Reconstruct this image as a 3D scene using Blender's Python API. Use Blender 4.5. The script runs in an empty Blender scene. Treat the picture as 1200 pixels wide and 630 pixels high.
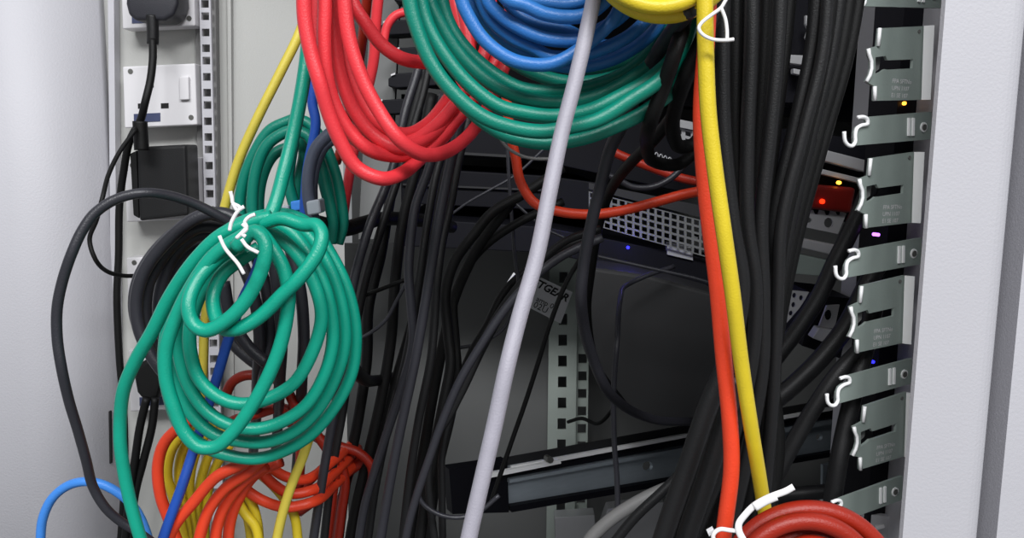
import bpy, bmesh, math, random
from mathutils import Vector, Matrix
from mathutils.geometry import tessellate_polygon
random.seed(7)
S = bpy.context.scene
COL = S.collection

# ------------------------------------------------------------------ camera
F = 1000.0                       # focal length in pixels (1200 x 630 frame)
CAM = Vector((0, 0, 1.25))
PITCH = math.radians(8.0); ROLL = math.radians(0.72)
fwd = Vector((0, math.cos(PITCH), -math.sin(PITCH)))
up0 = Vector((0, math.sin(PITCH), math.cos(PITCH)))
rt0 = Vector((1, 0, 0))
right = (rt0 * math.cos(ROLL) + up0 * math.sin(ROLL)).normalized()
up = right.cross(fwd).normalized()
cd = bpy.data.cameras.new('camera'); cam = bpy.data.objects.new('camera', cd)
COL.objects.link(cam); S.camera = cam
cd.sensor_width = 36.0; cd.lens = 36.0 * F / 1200.0
cd.clip_start = 0.01; cd.clip_end = 50
cam.matrix_world = Matrix(((right.x, up.x, -fwd.x, CAM.x), (right.y, up.y, -fwd.y, CAM.y),
                           (right.z, up.z, -fwd.z, CAM.z), (0, 0, 0, 1)))

# ------------------------------------------------------------------ light
w = bpy.data.worlds.new('room_light'); S.world = w; w.use_nodes = True
w.node_tree.nodes['Background'].inputs[0].default_value = (0.93, 0.96, 1.0, 1)
w.node_tree.nodes['Background'].inputs[1].default_value = 0.24

def area(name, loc, target, sx, sy, power, col=(1, 1, 1)):
    l = bpy.data.lights.new(name, 'AREA'); l.shape = 'RECTANGLE'; l.size = sx; l.size_y = sy
    l.energy = power; l.color = col
    o = bpy.data.objects.new(name, l); COL.objects.link(o); o.location = loc
    d = Vector(target) - Vector(loc); o.rotation_euler = d.to_track_quat('-Z', 'Y').to_euler()
    return o
area('ceiling_tube_light', (-0.45, -1.35, 2.75), (-0.1, 0.5, 1.1), 1.2, 0.5, 46, (0.97, 0.98, 1.0))
area('ceiling_tube_light', (1.0, -1.6, 2.75), (0.0, 0.5, 1.1), 1.2, 0.5, 44, (0.97, 0.98, 1.0))
S.view_settings.view_transform = 'Standard'; S.view_settings.look = 'None'
S.view_settings.exposure = 0.10; S.view_settings.gamma = 1.0
S.view_settings.use_curve_mapping = False

# ------------------------------------------------------------------ geometry helpers
def ray(px, py):
    return right * ((px - 600.0) / F) + up * ((315.0 - py) / F) + fwd
def at(px, py, Y):                       # the point of the vertical plane y = Y seen at a pixel
    d = ray(px, py); return CAM + d * (Y / d.y)
class Plane:                             # a vertical plane through p0 running along the heading 'deg'
    def __init__(s, p0, deg):
        s.p0 = p0; a = math.radians(deg)
        s.d = Vector((math.sin(a), math.cos(a), 0)); s.n = Vector((math.cos(a), -math.sin(a), 0))
    def hit(s, px, py):
        d = ray(px, py); t = (s.p0 - CAM).dot(s.n) / d.dot(s.n); return CAM + d * t
    def uv(s, px, py):
        q = s.hit(px, py) - s.p0; return (q.dot(s.d), q.z)
    def pt(s, u, v, o=0.0):
        return s.p0 + s.d * u + Vector((0, 0, v)) + s.n * o

def lin(c):
    def f(v):
        v /= 255.0
        return v / 12.92 if v <= 0.04045 else ((v + 0.055) / 1.055) ** 2.4
    return (f(c[0]), f(c[1]), f(c[2]), 1)
def mat(name, rgb, rough=0.5, metal=0.0, noise=0.0, scale=60.0, bump=0.0, bscale=900.0, spec=0.5, stretch=None):
    m = bpy.data.materials.new(name); m.use_nodes = True
    nt = m.node_tree; b = nt.nodes['Principled BSDF']
    b.inputs['Base Color'].default_value = lin(rgb); b.inputs['Roughness'].default_value = rough
    b.inputs['Metallic'].default_value = metal
    if 'Specular IOR Level' in b.inputs: b.inputs['Specular IOR Level'].default_value = spec
    tc = nt.nodes.new('ShaderNodeTexCoord'); vec = tc.outputs['Object']
    if stretch:
        mp = nt.nodes.new('ShaderNodeMapping'); mp.inputs['Scale'].default_value = stretch
        nt.links.new(vec, mp.inputs['Vector']); vec = mp.outputs['Vector']
    if noise:
        n = nt.nodes.new('ShaderNodeTexNoise'); n.inputs['Scale'].default_value = scale; n.inputs['Detail'].default_value = 4
        nt.links.new(vec, n.inputs['Vector'])
        mx = nt.nodes.new('ShaderNodeMix'); mx.data_type = 'RGBA'
        c = lin(rgb)
        mx.inputs[6].default_value = tuple(max(0, v * (1 - noise)) for v in c[:3]) + (1,)
        mx.inputs[7].default_value = tuple(min(1, v * (1 + noise)) for v in c[:3]) + (1,)
        nt.links.new(n.outputs['Fac'], mx.inputs[0]); nt.links.new(mx.outputs[2], b.inputs['Base Color'])
    if bump:
        n2 = nt.nodes.new('ShaderNodeTexNoise'); n2.inputs['Scale'].default_value = bscale; n2.inputs['Detail'].default_value = 2
        nt.links.new(vec, n2.inputs['Vector'])
        bp = nt.nodes.new('ShaderNodeBump'); bp.inputs['Strength'].default_value = bump; bp.inputs['Distance'].default_value = 0.0006
        nt.links.new(n2.outputs['Fac'], bp.inputs['Height']); nt.links.new(bp.outputs['Normal'], b.inputs['Normal'])
    return m
def glow(name, rgb, strength):
    m = bpy.data.materials.new(name); m.use_nodes = True; b = m.node_tree.nodes['Principled BSDF']
    b.inputs['Base Color'].default_value = lin(rgb); b.inputs['Emission Color'].default_value = lin(rgb)
    b.inputs['Emission Strength'].default_value = strength
    return m

PVC = dict(noise=0.10, scale=140, bump=0.25, bscale=1500)
M = dict(
    red=mat('red_pvc', (226, 56, 64), 0.42, **PVC), orange=mat('orange_pvc', (226, 66, 34), 0.42, **PVC),
    dred=mat('deep_red_pvc', (150, 30, 6), 0.45, **PVC),
    green=mat('green_pvc', (0, 124, 104), 0.40, **PVC), green2=mat('sea_green_pvc', (6, 152, 126), 0.36, **PVC),
    blue=mat('blue_pvc', (44, 112, 184), 0.40, **PVC), lblue=mat('light_blue_pvc', (66, 140, 228), 0.40, **PVC),
    dblue=mat('royal_blue_pvc', (28, 76, 168), 0.42, **PVC), yellow=mat('yellow_pvc', (214, 190, 40), 0.42, **PVC),
    paleyellow=mat('pale_yellow_pvc', (206, 188, 70), 0.45, **PVC),
    grey=mat('light_grey_pvc', (156, 153, 163), 0.5, **PVC), midgrey=mat('mid_grey_pvc', (122, 121, 120), 0.55, **PVC),
    slate=mat('slate_pvc', (74, 80, 96), 0.5, **PVC),
    black=mat('black_pvc', (25, 25, 26), 0.45, spec=0.35, **PVC), black2=mat('dull_black_pvc', (16, 16, 16), 0.55, spec=0.25, **PVC),
    charcoal=mat('charcoal_pvc', (43, 43, 49), 0.42, **PVC),
    white=mat('white_tie', (238, 236, 236), 0.45, noise=0.03),
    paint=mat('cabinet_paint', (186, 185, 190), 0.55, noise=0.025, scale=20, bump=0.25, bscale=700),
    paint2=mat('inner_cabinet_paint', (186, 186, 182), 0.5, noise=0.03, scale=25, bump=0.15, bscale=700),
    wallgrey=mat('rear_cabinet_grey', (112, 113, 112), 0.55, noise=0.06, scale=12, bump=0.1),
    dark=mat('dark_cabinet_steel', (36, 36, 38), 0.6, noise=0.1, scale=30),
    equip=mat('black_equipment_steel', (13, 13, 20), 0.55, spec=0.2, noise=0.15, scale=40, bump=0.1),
    sheet=mat('black_plastic_sheet', (40, 40, 41), 0.55, noise=0.05, scale=40, bump=0.1),
    zinc=mat('zinc_plated_steel', (150, 162, 156), 0.42, 0.25, noise=0.10, scale=70, bump=0.1),
    zinc_highlight=mat('highlight_steel', (252, 252, 252), 0.3, 0.0, noise=0.05, scale=50),  # near-white base puts the highlight on steel edges and flanges into the colour
    postgrey=mat('rear_post_steel', (186, 196, 188), 0.5, 0.2, noise=0.08, scale=60),
    railm=mat('rail_steel', (166, 176, 184), 0.4, 0.4, noise=0.10, scale=60, stretch=(1, 1, 6)),
    chrome=mat('chrome_steel', (226, 230, 240), 0.3, 0.4, noise=0.05),
    plate=mat('white_socket_plastic', (216, 214, 216), 0.35, noise=0.015),
    hole=mat('dark_recess', (14, 14, 15), 0.8, noise=0.05),
    screw=mat('screw_steel', (116, 116, 112), 0.4, 0.6, noise=0.1),
    paper=mat('white_paper_label', (236, 236, 238), 0.6, noise=0.03), ink=mat('black_ink', (18, 18, 20), 0.6, noise=0.02),
    bluetag=mat('blue_grey_tag', (60, 68, 100), 0.5, noise=0.1, scale=400),
    redplastic=mat('dark_red_plastic', (104, 18, 12), 0.35, noise=0.2, scale=120),
    silver=mat('silver_sheet', (188, 188, 190), 0.4, 0.35, noise=0.06),
    led_blue=glow('blue_led', (40, 40, 255), 3.0), led_red=glow('red_led', (255, 40, 10), 3.0),
    led_amber=glow('amber_led', (255, 170, 50), 4.0), led_violet=glow('violet_led', (190, 110, 255), 3.0),
    clear=mat('clear_plug_plastic', (170, 178, 186), 0.15, noise=0.05),
)


def link(name, me, m=None, parent=None, smooth=False):
    o = bpy.data.objects.new(name, me); COL.objects.link(o)
    if m is not None and not me.materials: me.materials.append(m)
    if parent is not None: o.parent = parent
    if smooth:
        for p in me.polygons: p.use_smooth = True
    return o
def tag(o, label=None, cat=None, group=None, kind=None):
    if label: o['label'] = label
    if cat: o['category'] = cat
    if group: o['group'] = group
    if kind: o['kind'] = kind
    return o
def thing(name, label, cat, group=None):
    o = bpy.data.objects.new(name, None); COL.objects.link(o); o.empty_display_size = 0.02
    return tag(o, label, cat, group)

class MB:                                   # mesh builder
    def __init__(s): s.v = []; s.f = []
    def add(s, vs, fs):
        b = len(s.v); s.v += [tuple(q) for q in vs]; s.f += [tuple(i + b for i in f) for f in fs]; return s
    def box(s, o, ax, ay, az):              # corner and three edge vectors
        o = Vector(o); vs = [o, o + ax, o + ax + ay, o + ay]; vs += [q + az for q in vs]
        return s.add(vs, [(0, 3, 2, 1), (4, 5, 6, 7), (0, 1, 5, 4), (1, 2, 6, 5), (2, 3, 7, 6), (3, 0, 4, 7)])
    def prism(s, loops, off):               # planar 3-D outline (first) with holes, swept by off
        off = Vector(off); b = []; fs = []
        for lp in loops: b += [Vector(q) for q in lp]
        n = len(b); nrm = Vector((0, 0, 0)); L = [Vector(q) for q in loops[0]]
        for i in range(len(L)): nrm += L[i].cross(L[(i + 1) % len(L)])
        ax = L[1] - L[0]
        for q in L[2:]:
            if ax.cross(q - L[0]).length > 1e-9: break
        e1 = ax.normalized(); e3 = nrm.normalized(); e2 = e3.cross(e1)
        l2 = [[Vector(((Vector(q) - L[0]).dot(e1), (Vector(q) - L[0]).dot(e2), 0)) for q in lp] for lp in loops]
        for t in tessellate_polygon(l2): fs.append(tuple(t)); fs.append(tuple(n + i for i in reversed(t)))
        k = 0
        for lp in loops:
            m = len(lp)
            for i in range(m):
                a, c = k + i, k + (i + 1) % m; fs.append((a, c, c + n, a + n))
            k += m
        return s.add(b + [q + off for q in b], fs)
    def tube(s, pts, r, sides=10, flat=None):
        n = len(pts); t = [(pts[min(i + 1, n - 1)] - pts[max(i - 1, 0)]).normalized() for i in range(n)]
        ref = Vector((0, 1, 0)) if abs(t[0].y) < 0.9 else Vector((1, 0, 0))
        u = (ref - t[0] * ref.dot(t[0])).normalized(); vs = []; fs = []
        for i in range(n):
            u = (u - t[i] * u.dot(t[i])).normalized(); v = t[i].cross(u)
            ri = r[i] if isinstance(r, (list, tuple)) else r
            for k in range(sides):
                a = 2 * math.pi * k / sides
                vs.append(pts[i] + u * (math.cos(a) * ri * (flat if flat else 1)) + v * (math.sin(a) * ri))
        for i in range(n - 1):
            for k in range(sides):
                a, b = i * sides + k, i * sides + (k + 1) % sides
                fs.append((a, b, b + sides, a + sides))
        fs.append(tuple(reversed(range(sides)))); fs.append(tuple(range((n - 1) * sides, n * sides)))
        return s.add(vs, fs)
    def mesh(s, name, bevel=0):
        me = bpy.data.meshes.new(name); me.from_pydata(s.v, [], s.f)
        bm = bmesh.new(); bm.from_mesh(me); bmesh.ops.remove_doubles(bm, verts=bm.verts, dist=1e-7)
        bmesh.ops.recalc_face_normals(bm, faces=bm.faces)
        if bevel:
            ed = [e for e in bm.edges if len(e.link_faces) == 2 and e.calc_face_angle(0) > 0.6]
            bmesh.ops.bevel(bm, geom=ed, offset=bevel, segments=3, affect='EDGES', clamp_overlap=True, profile=0.6)
        bm.to_mesh(me); bm.free(); return me
    def build(s, name, m, parent=None, smooth=False, bevel=0):
        return link(name, s.mesh(name, bevel), m, parent, smooth)

def cr(P, per=7, closed=False):             # centripetal-ish smooth curve through the points
    P = [Vector(q) for q in P]; n = len(P); out = []
    for i in range(n if closed else n - 1):
        if closed: a, b, c, d = P[i - 1], P[i], P[(i + 1) % n], P[(i + 2) % n]
        else:
            b, c = P[i], P[i + 1]; a = P[i - 1] if i else b * 2 - c; d = P[i + 2] if i + 2 < n else c * 2 - b
        t0 = 0; t1 = t0 + max(1e-5, (b - a).length) ** .5; t2 = t1 + max(1e-5, (c - b).length) ** .5; t3 = t2 + max(1e-5, (d - c).length) ** .5
        for k in range(per):
            t = t1 + (t2 - t1) * k / per
            A1 = a * ((t1 - t) / (t1 - t0)) + b * ((t - t0) / (t1 - t0)); A2 = b * ((t2 - t) / (t2 - t1)) + c * ((t - t1) / (t2 - t1))
            A3 = c * ((t3 - t) / (t3 - t2)) + d * ((t - t2) / (t3 - t2))
            B1 = A1 * ((t2 - t) / (t2 - t0)) + A2 * ((t - t0) / (t2 - t0)); B2 = A2 * ((t3 - t) / (t3 - t1)) + A3 * ((t - t1) / (t3 - t1))
            out.append(B1 * ((t2 - t) / (t2 - t1)) + B2 * ((t - t1) / (t2 - t1)))
    out.append(P[0] if closed else P[-1]); return out
def path(pts, Y=None):
    """pixel way-points with a depth each; a missing depth is carried or taken from Y"""
    ys = []
    if isinstance(Y, (tuple, list)):
        n = len(pts); ys = []
        for i in range(n):
            t = i / (n - 1) * (len(Y) - 1); k = min(int(t), len(Y) - 2); ys.append(Y[k] + (Y[k + 1] - Y[k]) * (t - k))
    else: ys = [Y] * len(pts)
    return [at(p[0], p[1], p[2] if len(p) > 2 else y) for p, y in zip(pts, ys)]
def cable(name, pts, Y, dia, m, label=None, cat='cable', group=None, parent=None, sides=10, flat=None, closed=False, per=7):
    o = MB().tube(cr(path(pts, Y), per, closed), dia / 2000.0, sides, flat).build(name, M[m], parent, True)
    if label: tag(o, label, cat, group)
    return o
def circle(c, a, b, r, n=16, ph=0):
    return [c + a * (r * math.cos(2 * math.pi * i / n + ph)) + b * (r * math.sin(2 * math.pi * i / n + ph)) for i in range(n)]
def quad(p, Y): return [at(x, y, Y) for x, y in p]
def slab(name, p, Y, depth, m, parent=None, bevel=0, holes=()):
    return MB().prism([quad(p, Y)] + [quad(h, Y) for h in holes], (0, depth, 0)).build(name, M[m], parent, False, bevel)
FONT = {}
def text_mesh(body, m, parent, name, origin, ex, ey, size, depth=0.0002, shear=0.0, bold=0.0):
    cu = bpy.data.curves.new('txt', 'FONT'); cu.body = body; cu.size = 1.0; cu.resolution_u = 2; cu.shear = shear; cu.offset = bold
    tmp = bpy.data.objects.new('txt', cu); COL.objects.link(tmp)
    dg = bpy.context.evaluated_depsgraph_get(); dg.update()
    me = bpy.data.meshes.new_from_object(tmp.evaluated_get(dg)); bpy.data.objects.remove(tmp)
    ez = ex.cross(ey).normalized()
    for v in me.vertices: v.co = origin + ex * (v.co.x * size) + ey * (v.co.y * size) + ez * depth
    me.materials.clear(); me.materials.append(M[m])
    return link(name, me, None, parent)
XA = Vector((1, 0, 0)); YA = Vector((0, 1, 0)); ZA = Vector((0, 0, 1))
ZLO, ZHI = CAM.z - 0.62, CAM.z + 0.38
def column(name, foot, m, parent=None, kind=None, z0=ZLO, z1=ZHI, smooth=False):   # footprint (x, y) raised between two heights
    o = MB().prism([[Vector((x, y, z0)) for x, y in foot]], (0, 0, z1 - z0)).build(name, M[m], parent)
    if kind: o['kind'] = kind
    return o
def xy(px, Y, py=315): q = at(px, py, Y); return (q.x, q.y)

# ================================================================== SETTING: the cabinet
def arc2(cx, cy, r, a0, a1, n=8):
    return [(cx + r * math.cos(math.radians(a0 + (a1 - a0) * i / n)), cy + r * math.sin(math.radians(a0 + (a1 - a0) * i / n))) for i in range(n + 1)]
# left front panel with a softly rounded corner, receding to the socket channel
xl = xy(72, 0.55)[0]; xc = xy(131, 0.655)[0]
foot = [(-0.75, 0.60)] + arc2(xc - .0566, 0.669, 0.05, -90, -45, 14) + [(xc, 0.655), (xc, 0.665), (-0.75, 0.665)]
o = column('wall_left', foot, 'paint', None, 'structure')
for p in o.data.polygons: p.use_smooth = abs(p.normal.z) < 0.5 and len(p.vertices) == 4
# slot in the left panel, its recess shade given as a flat dark strip
tag(MB().prism([[at(127.2, 482, .645), at(129, 482, .645), at(130, 543, .645), at(128.2, 543, .645)]], (0, .003, 0)).build('trim_3', M['hole']), kind='structure')
# channel behind the sockets
tag(slab('trim_1', [(120, -40), (252, -40), (258, 680), (128, 680)], 0.665, 0.004, 'paint2'), kind='structure')
# pale lip of the channel
tag(slab('trim_2', [(126, -40), (133, -40), (140, 660), (133, 660)], 0.655, 0.009, 'paint'), kind='structure')
# inner left side panel
wl = [xy(250, 0.67), xy(404, 0.725)]
d = Vector((wl[1][0] - wl[0][0], wl[1][1] - wl[0][1], 0)).normalized(); nn = Vector((d.y, -d.x, 0))
tag(column('wall_left_inner', [wl[0], wl[1], (wl[1][0] - nn.x * .01, wl[1][1] - nn.y * .01), (wl[0][0] - nn.x * .01, wl[0][1] - nn.y * .01)], 'paint2', None), kind='structure')
tag(slab('trim_4', [(249, -40), (253, -40), (262, 680), (258, 680)], 0.662, 0.006, 'midgrey'), kind='structure')
tag(slab('trim_5', [(266, -40), (270, -40), (276, 680), (272, 680)], 0.675, 0.006, 'paint2'), kind='structure')
# rear wall, right wall and base; unseen roof placed low to shade the interior
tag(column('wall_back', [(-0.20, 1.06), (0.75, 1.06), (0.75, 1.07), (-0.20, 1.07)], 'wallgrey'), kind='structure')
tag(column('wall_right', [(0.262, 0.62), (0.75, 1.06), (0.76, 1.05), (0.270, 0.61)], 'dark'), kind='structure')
tag(MB().box((-0.10, 0.42, CAM.z + .31), Vector((0.9, 0, 0)), Vector((0, .66, 0)), Vector((0, 0, .01))).build('shade_roof', M['dark']), kind='structure')
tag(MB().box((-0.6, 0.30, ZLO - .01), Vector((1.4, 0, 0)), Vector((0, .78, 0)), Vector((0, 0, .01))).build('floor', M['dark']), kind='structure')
# right front frame with rounded outer corner, and the neighbouring panel
x0 = xy(1081, .40)[0]; x1 = xy(1186, .40)[0]
foot = [(x0 + .0008, .40)] + arc2(x1 - .012, .412, .012, -90, 0, 8) + [(x1, 0.60), (x1 - .002, .60), (x1 - .002, .4125)] + [(x1 - .012 + .0098 * math.sin(math.radians(a)), .412 - .0098 * math.cos(math.radians(a))) for a in (75, 50, 25, 0)] + [(x0, .4022)]
o = column('wall_right_front', foot, 'paint', None, 'structure')
x2 = xy(1191, .42)[0]
tag(column('trim_6', [(x2, .415), (x2 + .25, .415), (x2 + .25, .6), (x2, .6)], 'paint'), kind='structure')

# ================================================================== LEFT: sockets, mounting strip, plugs
def strip(name, x_at, ys, Y, pxw, hole, m, label):
    # perforated mounting strip with square holes
    (xa, ya, xb, yb) = x_at
    def X(y): return xa + (xb - xa) * (y - ya) / (yb - ya)
    outer = [(X(-40) - pxw / 2, -40), (X(-40) + pxw / 2, -40), (X(680) + pxw / 2, 680), (X(680) - pxw / 2, 680)]
    hs = [[(X(y) - hole / 2, y - hole / 2), (X(y) + hole / 2, y - hole / 2), (X(y) + hole / 2, y + hole / 2), (X(y) - hole / 2, y + hole / 2)] for y in ys]
    o = slab(name, outer, Y, 0.003, m, None, 0, hs); tag(o, label, 'mounting strip'); return o
ys = []; y = -14.0
k = 0
while y < 660:
    ys.append(y); y += (18.5, 14.5, 19.0)[k % 3]; k += 1
strip('mounting_strip', (240, 0, 246, 240), ys, 0.652, 13, 9, 'paint', 'narrow pale mounting strip with square holes right of the wall sockets')
slab('strip_backing', [(228, -40), (252, -40), (262, 680), (238, 680)], 0.6605, 0.002, 'midgrey', bpy.data.objects['mounting_strip'])

SOCK = []
def socket(y0, label, x0=142.0):
    t = thing('wall_socket', label, 'socket', 'switched sockets in the left channel')
    Y = 0.646
    def P(u, v): return (x0 + u + (v + y0) * 0.02, y0 + v - u * 0.045)
    slab('face_plate', [P(0, 2), P(85, 2), P(86, 74), P(1, 74)], Y, 0.016, 'plate', t, 0.0012)
    def bx(name, u0, v0, u1, v1, m, pr, d=.003, parent=t, bev=0):
        return slab(name, [P(u0, v0), P(u1, v0), P(u1, v1), P(u0, v1)], Y - pr, d, m, parent, bev)
    r = bx('rocker_switch', 66, 17, 77, 44, 'plate', .003, .006, t, .0008)
    for (u, v) in ((9, 8), (79, 65)):
        c = at(*P(u, v), Y - .0004); MB().prism([circle(c, XA, ZA, .0019, 12)], (0, .002, 0)).build('screw', M['screw'], t)
    bx('pin_slot', 17, 46, 25, 52, 'hole', .0003, .002); bx('pin_slot', 44, 47, 53, 53, 'hole', .0003, .002)
    bx('pin_slot', 31, 18, 36, 28, 'hole', .0003, .002)
    bx('rating_tag', 12, 58, 43, 68, 'bluetag', .0004, .002)
    return t
socket(-40, 'white switched socket at the very top, holding the black plug')
socket(76, 'white switched socket with empty pin slots below the black plug')
socket(186, 'white switched socket hidden behind the square black power adaptor')
socket(300, 'white switched socket behind the charcoal cable coil, left edge showing')
socket(408, 'lowest white switched socket, behind a round black plug')

t = thing('power_plug', 'black three pin plug in the topmost wall socket with its cord hanging down', 'plug')
b = MB(); b.prism([quad([(149, -30), (206, -30), (208, 4), (203, 18), (193, 24), (158, 24), (150, 17), (147, 4)], .620)], (0, .024, 0)).build('plug_body', M['charcoal'], t, True, .004)
cable('cord_neck', [(178, 18), (179, 34), (179, 52)], (.622, .622), 8.2, 'black', parent=t)
cable('cord', [(179, 46), (179, 70), (176, 95), (170, 120), (165, 140), (152, 165), (145, 200), (140, 240), (139, 300), (137, 345), (140, 420), (145, 480), (146, 560), (140, 650)], (.62, .61, .63, .63, .63), 5.4, 'black2', parent=t)
t = thing('power_adaptor', 'square black power adaptor plugged in below the white sockets', 'adaptor')
slab('adaptor_body', [(160, 172), (218, 169), (221, 252), (163, 259)], .620, .024, 'black', t, .0025)
slab('adaptor_side_rim', [(152, 180), (160, 176), (163, 256), (156, 252)], .624, .020, 'black2', t, .001)
cable('cord_neck', [(166, 176), (165, 160), (164, 142)], (.607, .607), 10, 'black2', parent=t)
cable('cord', [(160, 150), (140, 178), (127, 205), (120, 232), (113, 258), (105, 280), (112, 304), (126, 318), (146, 323), (170, 322)], (.60, .56, .56, .60), 3.0, 'black2', parent=t)
t = thing('power_plug', 'round black plug in the lowest wall socket with two cords drooping', 'plug')
slab('plug_body', [(160, 428), (172, 420), (186, 424), (190, 446), (184, 468), (170, 472), (160, 460), (157, 444)], .622, .023, 'black2', t, .004)
cable('cord', [(172, 466), (164, 500), (158, 540), (152, 580), (146, 640)], .615, 6, 'black2', parent=t)
cable('cord', [(182, 466), (178, 500), (168, 540), (158, 580), (152, 640)], .618, 6, 'black2', parent=t)

# ================================================================== INTERIOR: post, rail, equipment
# perforated rear post, two faces
t = thing('rear_post', 'grey steel rear post with square holes behind the light grey cable', 'post')
PY = 0.96
def post_face(name, xa, xb, ybot, pitch, y_first, hw, hh, Y, m):
    def X(x, y): return x - (y - 400) * 0.012
    outer = [(X(xa, 300), 300), (X(xb, 300), 300), (X(xb, 680), 680), (X(xa, 680), 680)]
    hs = []; y = y_first; c = (xa + xb) / 2
    while y < 660:
        hs.append([(X(c - hw, y), y - hh), (X(c + hw, y), y - hh), (X(c + hw, y), y + hh), (X(c - hw, y), y + hh)]); y += pitch
    slab(name, outer, Y, .003, m, t, 0, hs)
post_face('post_face', 643, 676, 0, 24.5, 325, 5, 6.5, PY - .012, 'postgrey')
post_face('post_flange', 676, 690, 0, 20.5, 420, 5, 5.5, PY, 'postgrey')
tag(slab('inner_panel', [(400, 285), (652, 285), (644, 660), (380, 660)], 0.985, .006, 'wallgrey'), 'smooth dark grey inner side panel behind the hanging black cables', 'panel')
tag(slab('lower_bracket', [(650, 606), (697, 603), (700, 660), (652, 660)], 0.90, .02, 'silver', None, .001), 'pale steel bracket foot at the bottom beside the grey conduit', 'bracket')
tag(slab('lower_tray', [(712, 596), (778, 588), (770, 660), (690, 660)], 0.93, .02, 'silver', None, .001), 'flat steel tray corner below the slide rail', 'tray')

# slide rail running from near left to far right
RP = Plane(at(600, 560, 0.72), 62.0)
t = thing('slide_rail', 'long steel server slide rail crossing behind the cables at lower centre', 'rail')
def rail_band(name, pts, m, o0, th, holes=()):
    loops = [[RP.hit(x, y) + RP.n * o0 for x, y in pts]] + [[RP.hit(x, y) + RP.n * o0 for x, y in h] for h in holes]
    return MB().prism(loops, -RP.n * th).build(name, M[m], t)
def hx(cx, cy, r, n=10): return [(cx + r * math.cos(2 * math.pi * i / n), cy + r * math.sin(2 * math.pi * i / n)) for i in range(n)]
rail_band('rail_body', [(592, 547), (1062, 462), (1062, 520), (596, 594)], 'railm', 0.0, .004, [hx(759, 546, 6), hx(801, 540, 3.4), hx(960, 512, 4)])
rail_band('top_flange', [(592, 541), (1062, 456), (1062, 459), (592, 545.5)], 'zinc_highlight', .012, .003)
rail_band('web', [(592, 538), (1062, 453), (1062, 475), (592, 565)], 'dark', -.003, .002)
rail_band('inner_slide', [(592, 549), (1062, 465), (1062, 470), (592, 556)], 'equip', .006, .006)
rail_band('inner_slide', [(592, 558), (1062, 473), (1062, 477), (592, 562)], 'railm', .008, .008)
rail_band('bottom_flange', [(594, 590), (1062, 512), (1062, 517), (596, 597)], 'equip', .006, .006)
rail_band('end_block', [(524, 548), (592, 538), (594, 598), (528, 600)], 'equip', .004, .012)
rail_band('latch_strip', [(560, 548), (646, 532), (647, 536), (561, 553)], 'zinc_highlight', .016, .004)
rail_band('bolt', hx(633, 531, 4, 8), 'screw', .018, .006)
# second lower rail, right of the black bundle
t = thing('slide_rail', 'second steel rail edge low at right behind the black cables', 'rail')
rail_band('rail_body', [(925, 569), (1070, 547), (1070, 562), (925, 586)], 'zinc', .045, .004)
rail_band('top_flange', [(925, 566), (1070, 544), (1070, 547), (925, 569)], 'zinc_highlight', .052, .010)
rail_band('rail_web', [(930, 530), (1070, 505), (1070, 547), (930, 569)], 'railm', .040, .003)

# black plastic equipment side with a rounded lower corner
tag(slab('equipment_cover', [(688, 312), (760, 322), (846, 346), (862, 400), (858, 470), (835, 486), (800, 494), (770, 493), (738, 482), (712, 458), (694, 420), (685, 370), (684, 330)], .70, .06, 'sheet', None, .004),
    'smooth black equipment cover with rounded bottom behind the orange and yellow cables', 'cover')

# rack equipment in the dark middle
def server(name, pts, Y, label, cat, m='equip', depth=.25):
    t = thing(name, label, cat); slab('chassis', pts, Y, depth, m, t, .001); return t
sv = server('rack_server', [(470, 180), (640, 190), (850, 236), (850, 160), (640, 118), (470, 110)][::-1], .80, 'upper black rack server behind the green and blue coils', 'server')
slab('lid_seam', [(472, 174), (640, 184), (640, 187), (472, 177)], .796, .004, 'dark', sv)
sv2 = server('rack_server', [(470, 196), (640, 206), (700, 214), (700, 250), (640, 246), (470, 238)], .80, 'middle black rack server below the red coil, crossed by black cables', 'server')
slab('lid_seam', [(472, 215), (640, 222), (640, 224), (472, 217)], .796, .004, 'dark', sv2)
sv3 = server('network_switch', [(470, 255), (640, 266), (842, 305), (842, 338), (760, 322), (640, 296), (470, 288)], .755, 'low black network switch with blue lights beneath the mesh panel', 'switch')
slab('top_edge', [(470, 255), (640, 266), (640, 268), (470, 257)], .757, .003, 'sheet', sv3)
for (x, y) in ((736, 290), (697, 284), (665, 288)):
    MB().prism([circle(at(x, y, .753), XA, ZA, .0014, 8)], (0, .003, 0)).build('indicator_light', M['led_blue'], sv3)
for (x, y) in ((742, 284), (668, 262)):
    ld = bpy.data.lights.new('indicator_glow', 'POINT'); ld.energy = .010; ld.color = (.12, .1, 1); ld.shadow_soft_size = .002
    lo = bpy.data.objects.new('indicator_glow', ld); COL.objects.link(lo); lo.location = at(x, y, .725); lo.parent = sv3
slab('front_foot', [(782, 284), (812, 290), (812, 305), (782, 298)], .752, .008, 'silver', sv3)
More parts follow.
